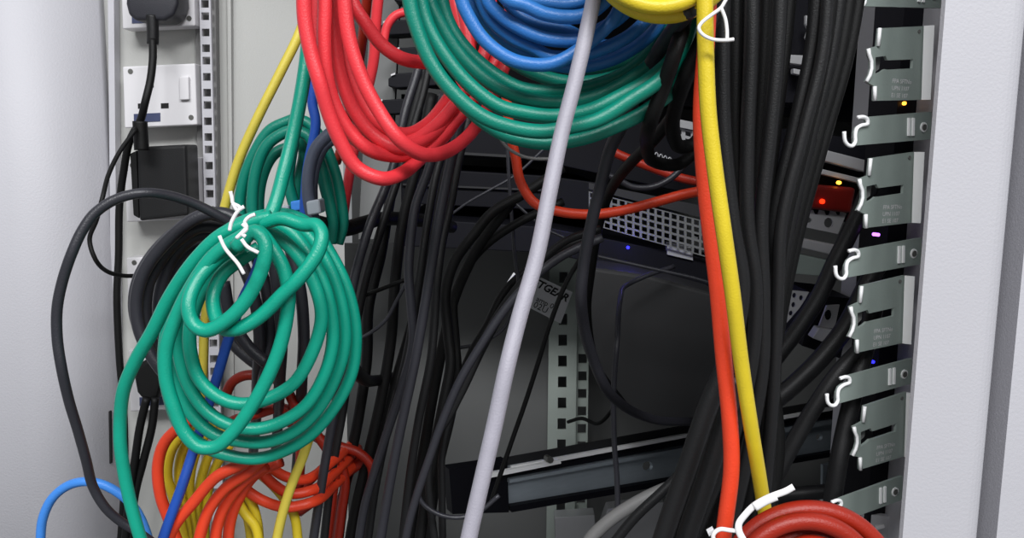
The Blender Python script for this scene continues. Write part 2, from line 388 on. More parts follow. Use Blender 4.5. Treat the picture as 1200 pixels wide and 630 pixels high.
# perforated mesh panel
def bil(q, u, v):
    a = [q[0][i] + (q[1][i] - q[0][i]) * u for i in (0, 1)]; b = [q[3][i] + (q[2][i] - q[3][i]) * u for i in (0, 1)]
    return (a[0] + (b[0] - a[0]) * v, a[1] + (b[1] - a[1]) * v)
def mesh_panel(name, q, nx, ny, Y, m, parent, frac=.55, depth=.002):
    hs = []
    e = (1 - frac) / 2
    for i in range(nx):
        for j in range(ny):
            hs.append([bil(q, (i + a) / nx, (j + c) / ny) for a, c in ((e, e), (1 - e, e), (1 - e, 1 - e), (e, 1 - e))])
    return slab(name, q, Y, depth, m, parent, 0, hs)
t = thing('mesh_panel', 'perforated steel ventilation panel in the dark behind the orange loop', 'panel')
mesh_panel('mesh', [(690, 224), (838, 262), (838, 304), (690, 262)], 17, 5, .745, 'wallgrey', t, .68)
slab('top_lip', [(690, 214), (838, 244), (838, 259), (690, 221)], .742, .006, 'dark', t)
t = thing('port_block', 'small grid of metal ports beside the yellow cable in the dark', 'port')
mesh_panel('port_grid', [(790, 148), (812, 154), (812, 180), (790, 174)], 2, 3, .74, 'silver', t, .6)
slab('port_shield', [(797, 140), (812, 143), (812, 152), (797, 149)], .735, .01, 'silver', t)
for i in range(7):
    c = [(752 + i * 5.2, 174 + i * 1.9)]; x, y = c[0]
    MB().tube(cr(path([(x, y + 7), (x, y + 1), (x + 1.7, y - 1), (x + 3.4, y + 1), (x + 3.4, y + 8)], .735), 4), .0005, 6).build('contact_arch', M['silver'], t)
# hidden backing of the equipment bay
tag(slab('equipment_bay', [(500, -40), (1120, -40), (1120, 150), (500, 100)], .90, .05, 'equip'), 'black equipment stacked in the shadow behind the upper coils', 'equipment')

# left inner post with black cable fingers
t = thing('cable_finger_bracket', 'black plastic cable fingers on a grey post behind the red coil', 'bracket')
slab('post', [(436, -40), (470, -40), (455, 280), (420, 280)], .768, .01, 'wallgrey', t)
for (y, x, w) in ((-14, 462, 70), (24, 446, 64), (56, 460, 60), (86, 455, 56), (117, 440, 62), (146, 448, 60)):
    slab('finger', [(x, y + 6), (x + 8, y), (x + w, y - 3), (x + w, y + 14), (x + 10, y + 17), (x, y + 15)], .745, .028, 'equip', t, .001)
    slab('finger_glint', [(x + 3, y + 1), (x + 8, y - 1), (x + 8, y + 1.2), (x + 3, y + 3)], .743, .002, 'plate', t)  # white sliver standing in for the glint on each finger
for (x, y, w) in ((472, 40, 13), (486, 60, 4), (457, 93, 4), (450, 66, 3)):
    continue

# ================================================================== RIGHT: steel brackets
BP = Plane(at(1045, 175, 0.447), 62.0)
def bkt(p): return [BP.uv(x, y) for x, y in p]
big_outline = bkt([(1030.5, 33), (1083, 30.5), (1080, 117), (1024.8, 118), (1024.5, 101), (1015, 95.5), (1019, 88), (1021, 80), (1020.5, 71), (1018, 64), (1017, 57), (1028.5, 54)])
slot = bkt([(1026, 67), (1038, 65.5), (1040, 70.5), (1070, 69.5), (1069.5, 80), (1040, 81.5), (1037, 81), (1033, 84), (1026, 87)])
v_ref = BP.uv(1025, 75)[1]
WR = ('FPA SFTNo', 'UPN 1107', 'E1 SE 107')
def big_bracket(py, label, dx=0.0):
    dv = BP.uv(1025 - (py - 75) * .07, py)[1] - v_ref
    t = thing('rail_bracket', label, 'bracket', 'steel rail brackets on the right post')
    def T(l, o=0.0): return [BP.pt(u + dx, v + dv, o) for u, v in l]
    MB().prism([T(big_outline), T(slot)], -BP.n * .0016).build('plate', M['zinc'], t)
    # rolled left edge, its highlight carried by the near-white colour
    e = [big_outline[i] for i in (3, 4, 5, 6, 7, 8, 9, 10, 11, 0)]
    for seg in (e[0:2], e[2:8], e[8:10]):
        MB().tube([BP.pt(u + dx, v + dv, .0003) for u, v in seg], .0010, 6).build('rolled_edge', M['zinc_highlight'], t, True)
    # bent flange
    a = math.radians(62 + 60); fd = Vector((math.sin(a), math.cos(a), 0))
    A, B = BP.pt(big_outline[1][0] + dx, big_outline[1][1] + dv), BP.pt(big_outline[2][0] + dx, big_outline[2][1] + dv)
    MB().prism([[A, A + fd * .0050, B + fd * .0044, B]], -fd.cross(ZA) * -.0012).build('flange', M['zinc_highlight'], t)
    # hook tongue seen in the slot
    s = bkt([(1029, 86), (1034, 66), (1040, 66), (1038, 80), (1033, 84)])
    MB().prism([[BP.pt(u + dx, v + dv, -.004) for u, v in s]], -BP.n * .001).build('slot_tongue', M['wallgrey'], t)
    c = BP.uv(1077, 37); MB().prism([[BP.pt(c[0] + dx + .0011 * math.cos(k * .7854), c[1] + dv + .0011 * math.sin(k * .7854), .0004) for k in range(8)]], -BP.n * .0005).build('rivet', M['screw'], t)
    for i, s_ in enumerate(WR):
        o = BP.uv(1045 - i * .6, 97 + i * 8.4)
        text_mesh(s_, 'plate', t, 'stamped_text', BP.pt(o[0] + dx, o[1] + dv, .0), BP.d, ZA, .0031, .00025)
    return t
big_bracket(75, 'topmost flat steel bracket with keyhole slot on the right')
big_bracket(226, 'second flat steel bracket with keyhole slot, beside the red latch')
big_bracket(374, 'third flat steel bracket with keyhole slot, above a blue glow')
big_bracket(516, 'lowest flat steel bracket with keyhole slot, beside a thick black cable', .009)

hk_outline = bkt([(1015, 137), (1087, 131), (1092, 131), (1092, 163), (1001, 170.5), (1001, 156), (1004, 149), (1009, 146), (1015, 145)])
hv = BP.uv(1040, 150)[1]
def hook_bracket(py, label):
    dv = BP.uv(1040 - (py - 150) * .07, py)[1] - hv
    t = thing('hook_bracket', label, 'bracket', 'hooked steel brackets on the right post')
    def T(l, o=0.0): return [BP.pt(u, v + dv, o) for u, v in l]
    MB().prism([T(hk_outline)], -BP.n * .0016).build('plate', M['zinc'], t)
    J = bkt([(1004, 137.5), (1011, 137), (1015, 139.5), (1015.5, 145), (1008, 147), (1002.5, 151), (1001, 158), (1001, 166), (998, 170.5), (993, 170), (989, 165), (988, 154)])
    c = cr(T(J, .0006), 4)
    MB().tube(c, .0010, 8).build('hook_lip', M['zinc_highlight'], t, True)
    for x in (1064.5, 1069.5):
        r = bkt([(x - 1.2, 138), (x + 1.2, 138), (x + .8, 159), (x - 1.6, 159)])
        MB().prism([T(r, .0008)], -BP.n * .001).build('rib', M['zinc_highlight'], t)
    c = BP.uv(1082, 149)
    for rr, mm, oo in ((.0026, 'zinc_highlight', .0005), (.0017, 'screw', .0009)):
        MB().prism([[BP.pt(c[0] + rr * math.cos(k * .5236), c[1] + dv + rr * math.sin(k * .5236), oo) for k in range(12)]], -BP.n * .0012).build('screw', M[mm], t)
    return t
hook_bracket(-10, 'hooked steel bracket cut off by the top edge at right')
hook_bracket(150, 'hooked steel bracket between the first and second keyhole plates')
hook_bracket(302, 'hooked steel bracket between the second and third keyhole plates')
hook_bracket(447, 'hooked steel bracket between the third and lowest keyhole plates')
hook_bracket(588, 'lowest hooked steel bracket, over the deep red coil')
# dark post the brackets are mounted on
o = MB().prism([[BP.pt(.045, -.50, -.034), BP.pt(.085, -.50, -.034), BP.pt(.085, .30, -.034), BP.pt(.045, .30, -.034)]], -BP.n * .02).build('bracket_post', M['equip'])
tag(o, 'black upright post carrying the steel brackets at right', 'post')
def led(px, py, o_, m, label, r=.0010):
    p = Plane(BP.p0 + BP.n * o_, 62.0).hit(px, py)
    tag(MB().prism([circle(p, BP.d, ZA, r, 8)], -BP.n * .004).build('indicator_light', M[m]), label, 'light')
led(1061, 121, -.0325, 'led_amber', 'small amber light under the topmost keyhole bracket')
led(1030, 275, -.0325, 'led_violet', 'small violet light under the second keyhole bracket')
led(1024, 424, -.0325, 'led_blue', 'blue light under the third keyhole bracket')

# server ends with silver plates between the black cables and brackets
def server_end(px, py, label, latch=True, Y=.56):
    t = thing('server_module', label, 'server')
    def Q(l): return [(px + x, py + yy) for x, yy in l]
    slab('module_body', Q([(-60, -46), (40, -28), (16, 68), (-80, 44)]), Y + .012, .10, 'equip', t)
    slab('handle_bar', Q([(-20, -20), (30, -7), (26, 6), (-26, -8)]), Y - .004, .012, 'silver', t, .001)
    slab('handle_bar', Q([(-26, 2), (24, 14), (22, 20), (-28, 8)]), Y - .002, .010, 'silver', t, .001)
    if latch:
        slab('release_latch', Q([(-36, 20), (14, 24), (8, 54), (-44, 48)]), Y - .006, .014, 'redplastic', t, .003)
        MB().prism([circle(at(px - 6, py + 18, Y - .008), XA, ZA, .0012, 8)], (0, .003, 0)).build('indicator_light', M['led_amber'], t)
        MB().prism([circle(at(px - 26, py + 40, Y - .0075), XA, ZA, .0016, 8)], (0, .003, 0)).build('indicator_light', M['led_red'], t)
    base = Q([(-46, 50), (-37, 50), (-35, 55), (-31, 55), (-29, 50), (-24, 51), (-22, 56), (-18, 56), (-16, 51), (-11, 52), (-9, 56), (-5, 56), (-4, 52), (2, 54), (-8, 78), (-56, 68)])
    hs = [Q([(-41 + 5 * math.cos(a) * .7 - 1, 62 + 3.4 * math.sin(a)) for a in [k * .785 for k in range(8)]]),
          Q([(-19 + 5.4 * math.cos(a), 65 + 6 * math.sin(a)) for a in [k * .628 for k in range(10)]])]
    slab('perforated_plate', base, Y, .002, 'silver', t, 0, hs)
    slab('handle_bar', Q([(-54, 82), (-6, 92), (-10, 104), (-60, 92)]), Y - .004, .012, 'silver', t, .001)
    slab('handle_bar', Q([(-60, 100), (-14, 110), (-24, 128), (-70, 124)]), Y - .001, .010, 'zinc', t, .001)
    return t
server_end(990, 196, 'server module with red latch and silver plate beside the second keyhole bracket')
t = thing('server_module', 'silver server module corner with round hole left of the third keyhole bracket', 'server')
slab('perforated_plate', [(969, 358), (984, 357), (978, 385), (960, 382)], .55, .002, 'silver', t, 0, [[(971 + 4.6 * math.cos(k * .628), 369 + 6.5 * math.sin(k * .628)) for k in range(10)]])
slab('handle_bar', [(960, 384), (978, 387), (968, 402), (952, 396)], .545, .01, 'silver', t, .001)
slab('module_body', [(955, 345), (1000, 350), (985, 420), (940, 405)], .562, .06, 'equip', t)
t = thing('vent_plate', 'small silver vent plate with oval holes glimpsed between black cables', 'plate')
slab('vent_face', [(926, 340), (948, 342), (944, 350), (936, 362), (922, 378)], .55, .002, 'silver', t, 0,
     [[(x + 2.6 * math.cos(k * .785), y + 3.4 * math.sin(k * .785)) for k in range(8)] for x, y in ((931, 346), (930, 357), (939, 349), (927, 367))])
t = thing('server_module', 'silver bracket pieces glimpsed between black cables near the top right', 'server')
slab('silver_bar', [(926, 64), (944, 65), (942, 76), (926, 74)], .56, .006, 'silver', t, .0005)
slab('silver_bar', [(930, 80), (940, 82), (938, 88), (930, 86)], .56, .006, 'silver', t, .0005)
slab('hook_plate', [(944, 18), (956, 20), (952, 30), (953, 40), (948, 52), (944, 44), (947, 34), (944, 28)], .56, .003, 'silver', t)
slab('edge_strip', [(924, 8), (926.5, 8), (927, 36), (924, 30)], .56, .003, 'silver', t)
slab('module_body', [(915, -30), (965, -30), (965, 120), (915, 120)], .575, .06, 'equip', t)
tag(slab('rail_tab', [(1011, 602), (1054, 606), (1050, 660), (1000, 660)], .50, .004, 'silver'), 'grey steel tab behind the deep red coil at lower right', 'tab')
tag(slab('paper_tag', [(1026, 616), (1036, 614), (1037, 618), (1027, 621)], .495, .001, 'white'), 'tiny white tag on the steel tab at lower right', 'tag')

# ================================================================== paper label with maker's word
LY = 0.92
TL, TR, BR, BL = at(614, 316, LY), at(671, 342, LY), at(657, 379, LY), at(600, 350, LY)
t = thing('paper_label', 'white printed paper label stuck at a slant on the rear post', 'label')
MB().prism([[TL, TR, BR, BL]], (0, .0008, 0)).build('paper', M['paper'], t)
ex = (BR - BL).normalized(); ey = (TL - BL); ey = (ey - ex * ey.dot(ex)).normalized()
nL = ex.cross(ey)
def lt(s, px, py, size, sh=0, bd=0.0): text_mesh(s, 'ink', t, 'printed_text', at(px, py, LY), ex, ey, size, .0006, sh, bd)
lt('NETGEAR', 614, 328, .0118, .2, .03); lt('V  amp 0', 618, 347, .0085); lt('02U', 624, 359, .010)
tag(slab('paper_tag', [(602, 319), (605, 322), (600, 337), (592, 334)], .75, .001, 'paper'), 'small white paper tag on a thin black cable beside the grey cable', 'tag')

# ================================================================== CABLES IN FRONT
cable('network_cable', [(702, -60), (696, -5), (689, 30), (674, 95), (658, 157), (645, 220), (629, 300), (609, 370), (594, 430), (579, 500), (563, 570), (549, 632), (540, 680)], (.335, .315, .285, .27), 6.0, 'grey', 'thick light grey cable slanting down across the middle')
cable('network_cable', [(826, -60), (826, 0), (827, 60), (830, 130), (838, 200), (848, 270), (858, 340), (868, 420), (880, 500), (890, 560), (898, 612), (904, 660)], (.305, .305, .305, .32, .345), 5.8, 'yellow', 'yellow cable hanging straight down beside the orange one')
cable('network_cable', [(832, -60), (828, 40), (822, 130), (825, 200), (831, 260), (840, 330), (848, 420), (855, 490), (857, 550), (850, 610), (843, 670)], .322, 6.4, 'orange', 'orange cable hanging down just left of the yellow cable')

# yellow coil at the top
def coil(name, label, group, windings, m, dia, Ys, cat='cable coil', wname='winding', closed=False):
    t = thing(name, label, cat, group)
    for i, wd in enumerate(windings):
        cable(wname, wd, Ys[i % len(Ys)], dia, m, parent=t, closed=closed)
    return t
def ell(cx, cy, rx, ry, n=18, rot=0):
    return [(cx + rx * math.cos(2 * math.pi * k / n + rot), cy + ry * math.sin(2 * math.pi * k / n + rot)) for k in range(n)]
t = coil('cable_coil', 'yellow cable coil cut off by the top edge, tied with white wire', None,
         [ell(778, -72, 88, 91), ell(772, -80, 84, 88), ell(786, -84, 86, 84), ell(778, -92, 78, 84), ell(776, -96, 70, 76), ell(780, -100, 62, 68), ell(776, -98, 54, 62), ell(784, -90, 76, 80)], 'yellow', 5.6, [.315, .308, .322, .312, .318, .311, .316, .326], closed=True)  # unseen inner windings added so this coil shades the ones below
for pts in ([(858, -12), (850, 1), (845, 9), (833, 18), (822, 27), (819, 33), (823, 40), (835, 46), (852, 47), (860, 46)], [(845, 9), (850, 22), (852, 36), (852, 47)]):
    cable('wire_tie', pts, .296, 1.25, 'white', parent=t, sides=8, per=5)

# blue coil
W = [
 [(545, -90), (537, -40), (541, 0), (549, 19), (565, 44), (587, 63), (609, 73), (638, 76), (657, 71), (676, 60), (701, 41), (723, 16), (735, -30), (730, -90)],
 [(556, -90), (546, -40), (551, 0), (568, 22), (593, 48), (619, 64), (648, 76), (679, 78), (701, 75), (730, 64), (765, 38), (785, 0), (790, -80)],
 [(565, -90), (556, -40), (562, -6), (575, 22), (600, 44), (625, 56), (644, 66), (672, 66), (704, 58), (740, 40), (765, 12), (775, -30), (770, -90)],
 [(580, -90), (566, -40), (571, 0), (587, 19), (612, 35), (638, 45), (666, 48), (682, 46), (701, 36), (730, 17), (748, -10), (750, -90)],
 [(590, -90), (578, -40), (593, -2), (615, 6), (638, 16), (663, 20), (684, 18), (702, 8), (716, -10), (722, -90)],
 [(600, -90), (588, -50), (606, -6), (640, 3), (668, 5), (690, -2), (704, -20), (706, -90)],
 [(596, -90), (585, -40), (600, 10), (630, 28), (660, 34), (700, 52), (735, 52), (757, 28), (764, -20), (760, -90)],
]
coil('cable_coil', 'blue cable coil at the top behind the grey cable', None, W, 'blue', 5.4, [.335, .352, .345, .340, .333, .350, .364])
# large dark green coil
W = [
 [(492, -90), (478, -40), (480, 0), (488, 32), (505, 73), (530, 107), (565, 136), (603, 150), (638, 154), (666, 149), (701, 140), (739, 117), (777, 90), (803, 50), (812, 0), (810, -90)],
 [(486, -90), (484, -40), (490, 5), (500, 45), (518, 85), (540, 118), (566, 142), (593, 158), (625, 166), (650, 167), (682, 162), (714, 151), (760, 128), (797, 95), (815, 50), (818, -90)],
 [(500, -90), (490, -40), (493, 0), (501, 29), (520, 63), (549, 98), (584, 124), (619, 133), (650, 136), (689, 130), (730, 111), (765, 90), (793, 60), (802, 0), (800, -90)],
 [(510, -90), (500, -40), (504, 0), (514, 24), (536, 60), (565, 90), (600, 110), (638, 119), (682, 117), (730, 98), (775, 60), (792, 0), (790, -90)],
 [(520, -90), (512, -40), (517, 0), (530, 35), (555, 67), (587, 92), (612, 104), (650, 107), (690, 102), (735, 84), (770, 48), (780, 0), (780, -90)],
 [(530, -90), (535, -30), (552, 20), (580, 56), (610, 78), (644, 92), (676, 97), (714, 92), (746, 77), (775, 40), (782, -90)],
 [(545, -90), (550, -30), (572, 20), (600, 54), (640, 72), (680, 80), (730, 70), (768, 40), (775, -90)],
]
coil('cable_coil', 'large dark green cable coil at the top, under the blue coil', None, W, 'green', 6.0, [.332, .345, .340, .352, .360, .372, .385])
# red coil
W = [
 [(362, -80), (357, -30), (357, 20), (364, 60), (375, 98), (386, 135), (400, 168), (418, 196), (446, 209), (471, 203), (490, 188), (512, 166), (540, 135), (562, 105), (585, 60), (600, 0), (604, -80)],
 [(384, -80), (380, -30), (381, 10), (380, 44), (382, 84), (391, 120), (409, 153), (431, 174), (456, 182), (485, 180), (515, 165), (540, 130), (552, 90), (548, 40), (540, -10), (540, -80)],
 [(392, -80), (390, -30), (391, 0), (392, 44), (399, 88), (414, 128), (436, 157), (462, 172), (490, 168), (515, 150), (535, 120), (545, 80), (540, 30), (532, -10), (530, -80)],
 [(408, -80), (403, -30), (404, 0), (409, 44), (424, 91), (443, 128), (468, 163), (493, 180), (522, 178), (550, 158), (572, 125), (590, 80), (612, 20), (616, -80)],
 [(400, -80), (396, -30), (398, 10), (401, 50), (411, 92), (428, 126), (450, 150), (475, 157), (500, 146), (519, 124), (534, 100), (552, 50), (560, 0), (560, -80)],
 [(372, -80), (371, -30), (372, 30), (371, 64), (377, 100), (396, 144), (425, 168), (450, 170), (480, 166), (505, 152), (527, 130), (545, 104), (568, 60), (575, 0), (576, -80)],
 [(412, -80), (410, -20), (414, 4), (426, 24), (446, 51), (468, 67), (495, 73), (515, 72), (530, 60)],
]
coil('cable_coil', 'bright red cable coil hanging at upper left of centre', None, W, 'red', 6.0, [(.342, .342, .352, .40, .425), (.350, .350, .36, .405, .42), (.358, .358, .365, .41, .43), (.346, .346, .346, .40, .415), (.366, .366, .372, .415, .435), (.371, .371, .368, .40, .42), (.372, .372, .38, .43)])
cable('network_cable', [(450, -60), (441, 20), (438, 70), (429, 112), (420, 150), (412, 190), (407, 220), (401, 262)], (.46, .48, .50), 5.8, 'red', 'single red cable running down behind the red coil to the black ties')
cable('network_cable', [(434, -60), (429, 10), (424, 50), (419, 85), (410, 130), (395, 190)], (.47, .50, .56), 5.6, 'dred', 'darker red cable half hidden behind the left side of red coil')
cable('network_cable', [(448, 60), (454, 30), (464, 18), (480, 13), (500, 8), (514, -10), (520, -60)], .60, 6, 'red', 'short bit of red cable over the black fingers behind the green coil')

# green feed cable and rear green coil
cable('network_cable', [(366, -60), (364, 0), (360, 60), (353, 110), (343, 160), (333, 200), (322, 240), (312, 262), (304, 276)], (.40, .385, .365), 6.2, 'green2', 'green cable coming down from the red coil to the green coil')
cable('network_cable', [(372, 40), (368, 90), (366, 120), (370, 145), (360, 200), (356, 262)], .43, 5, 'dblue', 'dark blue cable beside the green feed cable')
W = [
 [(355, 136), (338, 142), (316, 153), (297, 182), (285, 213), (281, 245), (290, 275)],
 [(352, 150), (332, 156), (313, 170), (300, 200), (296, 250), (305, 280)],
 [(345, 170), (322, 180), (308, 205), (303, 245), (310, 280)],
 [(340, 142), (357, 142), (376, 162), (392, 200), (399, 232), (402, 262), (396, 285)],
 [(345, 152), (362, 160), (374, 190), (381, 220), (390, 258), (388, 285)],
 [(350, 146), (368, 158), (384, 196), (390, 230), (396, 262)],
 [(344, 165), (340, 190), (338, 210), (343, 234), (352, 262), (360, 285)],
 [(330, 148), (318, 162), (308, 184), (300, 215), (292, 250), (296, 280)],
 [(350, 160), (356, 178), (350, 210), (346, 240), (345, 280)],
]
coil('cable_coil', 'dark green coil hanging behind, above the bright green coil', None, W, 'green', 6.0, [.452, .445, .458, .45, .443, .462, .44, .468, .472])
t = thing('network_cable', 'slate grey cable with clear plug hooked over the rear green coil', 'cable')
cable('cord', [(400, 148), (386, 157), (371, 173), (363, 196), (361, 220), (363, 240), (368, 258)], .422, 6.2, 'slate', parent=t)
cable('cord', [(396, 162), (382, 172), (372, 192), (368, 215), (368, 240)], .432, 4, 'slate', parent=t)
slab('clear_plug', [(358, 236), (374, 233), (376, 250), (360, 253)], .412, .012, 'clear', t, .0015)
t = thing('network_plug', 'small clear and blue network plugs peeking above the green coil', 'plug')
slab('plug_body', [(322, 243), (338, 240), (340, 254), (324, 256)], .435, .012, 'clear', t, .001)
slab('plug_boot', [(340, 236), (352, 234), (353, 246), (341, 248)], .435, .01, 'lblue', t, .001)

# bright green coil at left
A = [(301, 271), (278, 280), (250, 300), (222, 340), (203, 380), (194, 411), (195, 446), (204, 477), (216, 506), (233, 523), (253, 523), (273, 506), (296, 474), (316, 437), (329, 403), (336, 370), (338, 343), (332, 314), (318, 289)]
B = [(300, 266), (274, 290), (248, 324), (232, 350), (223, 382), (223, 411), (233, 443), (253, 463), (281, 473), (313, 467), (344, 449), (364, 417), (376, 380), (376, 358), (366, 327), (347, 297), (324, 276)]
C = [(306, 262), (272, 278), (240, 312), (220, 350), (210, 385), (211, 420), (224, 457), (244, 483), (273, 499), (301, 502), (330, 494), (359, 474), (381, 437), (390, 400), (388, 365), (378, 329), (359, 294), (336, 268)]
D = [(308, 256), (270, 270), (236, 304), (214, 346), (202, 385), (204, 430), (221, 480), (250, 508), (285, 517), (315, 517), (345, 505), (372, 480), (394, 440), (404, 402), (402, 365), (391, 325), (371, 288), (345, 262)]
E = [(311, 252), (280, 262), (240, 292), (212, 334), (197, 380), (192, 420), (197, 460), (212, 500), (240, 523), (270, 534), (301, 537), (330, 529), (364, 509), (394, 474), (412, 437), (417, 400), (414, 366), (404, 331), (387, 297), (366, 266), (340, 252)]
t = coil('cable_coil', 'bright sea green cable coil at left, tied with white wire', None, [A, B, C, D, E], 'green2', 5.9, [.345, .362, .370, .379, .388], closed=True)
cable('winding', [(276, 290), (299, 271), (311, 286), (307, 314), (290, 349), (267, 374), (241, 387), (226, 378), (221, 357), (230, 331), (253, 304), (282, 283)], (.338, .334, .334, .338, .352), 5.9, 'green2', parent=t)
cable('winding', [(307, 262), (330, 256), (356, 263), (371, 264), (377, 274), (373, 294), (353, 323), (330, 346), (304, 371), (279, 385), (261, 384), (252, 368), (250, 345), (260, 322), (282, 304), (304, 290)], (.352, .345, .338, .338, .352, .36), 5.9, 'green2', parent=t)
cable('lead', [(318, 254), (301, 258), (261, 274), (230, 303), (201, 344), (178, 389), (159, 422), (145, 456), (141, 489), (141, 520), (145, 550), (152, 585), (163, 625), (175, 665)], (.352, .352, .36, .37, .372, .372), 5.9, 'green2', parent=t)
for pts in ([(270, 224), (272, 232), (273, 238), (281, 243), (276, 251), (271, 261), (269, 270)], [(299, 251), (292, 254), (287, 260), (289, 266), (285, 271), (277, 279)],
            [(283, 280), (290, 289), (303, 296)], [(257, 276), (264, 291), (279, 309), (286, 321)], [(273, 238), (278, 246), (286, 242)], [(284, 262), (289, 268), (284, 274), (288, 277)]):
    cable('wire_tie', pts, .322, 1.5, 'white', parent=t, sides=8, per=5)

# charcoal coil behind it, with the big loop to the left
W = [
 [(290, 270), (267, 257), (244, 251), (210, 269), (181, 296), (162, 329), (158, 363), (168, 395), (190, 430), (230, 470)],
 [(290, 278), (262, 268), (235, 266), (208, 282), (186, 308), (172, 338), (170, 372), (182, 410), (215, 450)],
 [(292, 286), (260, 277), (232, 276), (206, 296), (192, 325), (186, 358), (192, 396), (220, 440)],
 [(290, 264), (262, 250), (232, 254), (196, 282), (170, 316), (160, 350), (164, 388), (184, 426), (222, 468)],
 [(294, 294), (258, 286), (228, 292), (208, 316), (200, 350), (204, 390), (228, 430)],
 [(230, 262), (205, 280), (184, 310), (174, 350), (180, 388), (200, 424), (235, 462)],
 [(280, 300), (296, 340), (304, 390), (302, 440), (300, 490), (296, 540)], [(320, 300), (326, 345), (330, 395), (328, 440), (326, 490), (322, 545)],
 [(340, 290), (352, 340), (356, 390), (354, 440), (352, 490), (346, 560)], [(300, 300), (312, 340), (316, 400), (308, 450)],
 [(262, 330), (270, 370), (290, 405), (312, 425)], [(256, 350), (268, 395), (292, 420), (310, 432)],
]
t = coil('cable_coil', 'charcoal cable coil behind the bright green coil', None, W, 'charcoal', 6.4, [.425, .432, .44, .418, .448, .455, (.44, .44, .46, .56), (.434, .434, .46, .56), (.446, .446, .47, .57), .45, .43, .458])
cable('network_cable', [(290, 272), (264, 257), (229, 239), (198, 229), (168, 226), (137, 233), (112, 249), (97, 269), (84, 297), (73, 330), (67, 361), (67, 395), (72, 430), (81, 470), (91, 503), (101, 539), (109, 570), (124, 595), (142, 611), (163, 624), (185, 640)], (.41, .38, .37, .37, .39, .40), 4.6, 'charcoal', 'charcoal cable making a wide loop over the left panel')
cable('network_cable', [(44, 680), (47, 640), (50, 608), (61, 584), (79, 569), (99, 564), (119, 567), (140, 578), (157, 594), (168, 614), (176, 640), (182, 680)], (.43, .42, .43), 4.8, 'lblue', 'light blue cable arching at the bottom left corner')
cable('network_cable', [(306, 300), (297, 325), (284, 352), (268, 396), (256, 436), (244, 475), (226, 530), (213, 570), (192, 628), (180, 670)], (.41, .405, .398, .385), 5.0, 'dblue', 'royal blue cable passing down through the green coil')
cable('network_cable', [(372, -30), (352, 36), (330, 82), (302, 138), (279, 190), (263, 244), (250, 300), (240, 380), (238, 430), (234, 500)], (.47, .46, .455, .45), 5.2, 'paleyellow', 'pale yellow cable slanting down the left inner panel')

# yellow and orange coils, bottom left
W = [
 [(240, 470), (212, 509), (200, 530), (196, 557), (204, 585), (214, 622), (220, 660)], [(250, 480), (222, 512), (211, 540), (211, 575), (218, 610), (224, 660)],
 [(256, 490), (234, 520), (224, 550), (222, 585), (226, 620), (228, 660)], [(262, 500), (246, 530), (236, 560), (230, 600), (232, 660)],
 [(270, 520), (252, 548), (243, 580), (240, 620), (242, 660)], [(276, 560), (282, 585), (290, 605), (294, 630), (296, 660)],
 [(284, 570), (296, 592), (302, 615), (304, 660)], [(276, 540), (300, 552), (325, 574), (344, 602), (350, 640)], [(272, 575), (286, 600), (300, 618), (306, 660)],
]
coil('cable_coil', 'yellow cable coil at the bottom left, behind orange windings', None, W, 'yellow', 5.2, [.43, .436, .442, .448, .452, .44, .434, .446, .428])
cable('network_cable', [(366, 500), (356, 532), (342, 567), (331, 602), (323, 640), (318, 680)], .41, 5.0, 'paleyellow', 'ochre yellow cable slanting down right of the orange coil')
W = [
 [(232, 488), (207, 503), (192, 520), (185, 546), (188, 580), (197, 606), (210, 640)],
 [(296, 535), (280, 545), (254, 558), (227, 588), (203, 618), (190, 650)],
 [(310, 535), (292, 552), (266, 570), (246, 595), (235, 625), (230, 660)],
 [(312, 545), (288, 562), (266, 588), (255, 615), (250, 660)],
 [(330, 540), (300, 555), (282, 580), (270, 610), (266, 660)],
 [(275, 560), (290, 575), (312, 588), (336, 594), (366, 588), (392, 568), (420, 540)],
 [(300, 545), (318, 565), (340, 578), (366, 574), (394, 552), (420, 525)],
 [(310, 540), (330, 556), (356, 562), (390, 540), (416, 515)],
]
coil('cable_coil', 'orange cable coil at the bottom left under the green coil', None, W, 'orange', 5.8, [.415, .395, .402, .409, .418, (.425, .43, .44, .53), (.434, .44, .45, .54), (.446, .45, .46, .55)])
W = [[(255, 508), (270, 494), (301, 485), (330, 478), (352, 488), (372, 510), (392, 545), (388, 590), (380, 650)], [(262, 470), (272, 448), (286, 440), (307, 440), (326, 446), (344, 472), (352, 520), (350, 570)],
     [(330, 490), (365, 508), (392, 530), (404, 560), (400, 600), (392, 660)], [(345, 500), (378, 515), (402, 524), (420, 530), (436, 548), (430, 590), (420, 650)]]
coil('cable_coil', 'deep red cable windings seen through the bright green coil', None, W, 'dred', 6.0, [.49, .485, .50, .51])
cable('network_cable', [(350, 600), (385, 574), (412, 550), (430, 541), (437, 556), (429, 588), (416, 632), (408, 680)], .52, 6.2, 'dred', 'deep red cable arching right and running down between central black cables')
cable('network_cable', [(350, 575), (380, 547), (404, 529), (413, 534), (407, 562), (395, 602), (390, 650)], .53, 6.2, 'dred', 'deep red cable turning down just left of the central black cables')

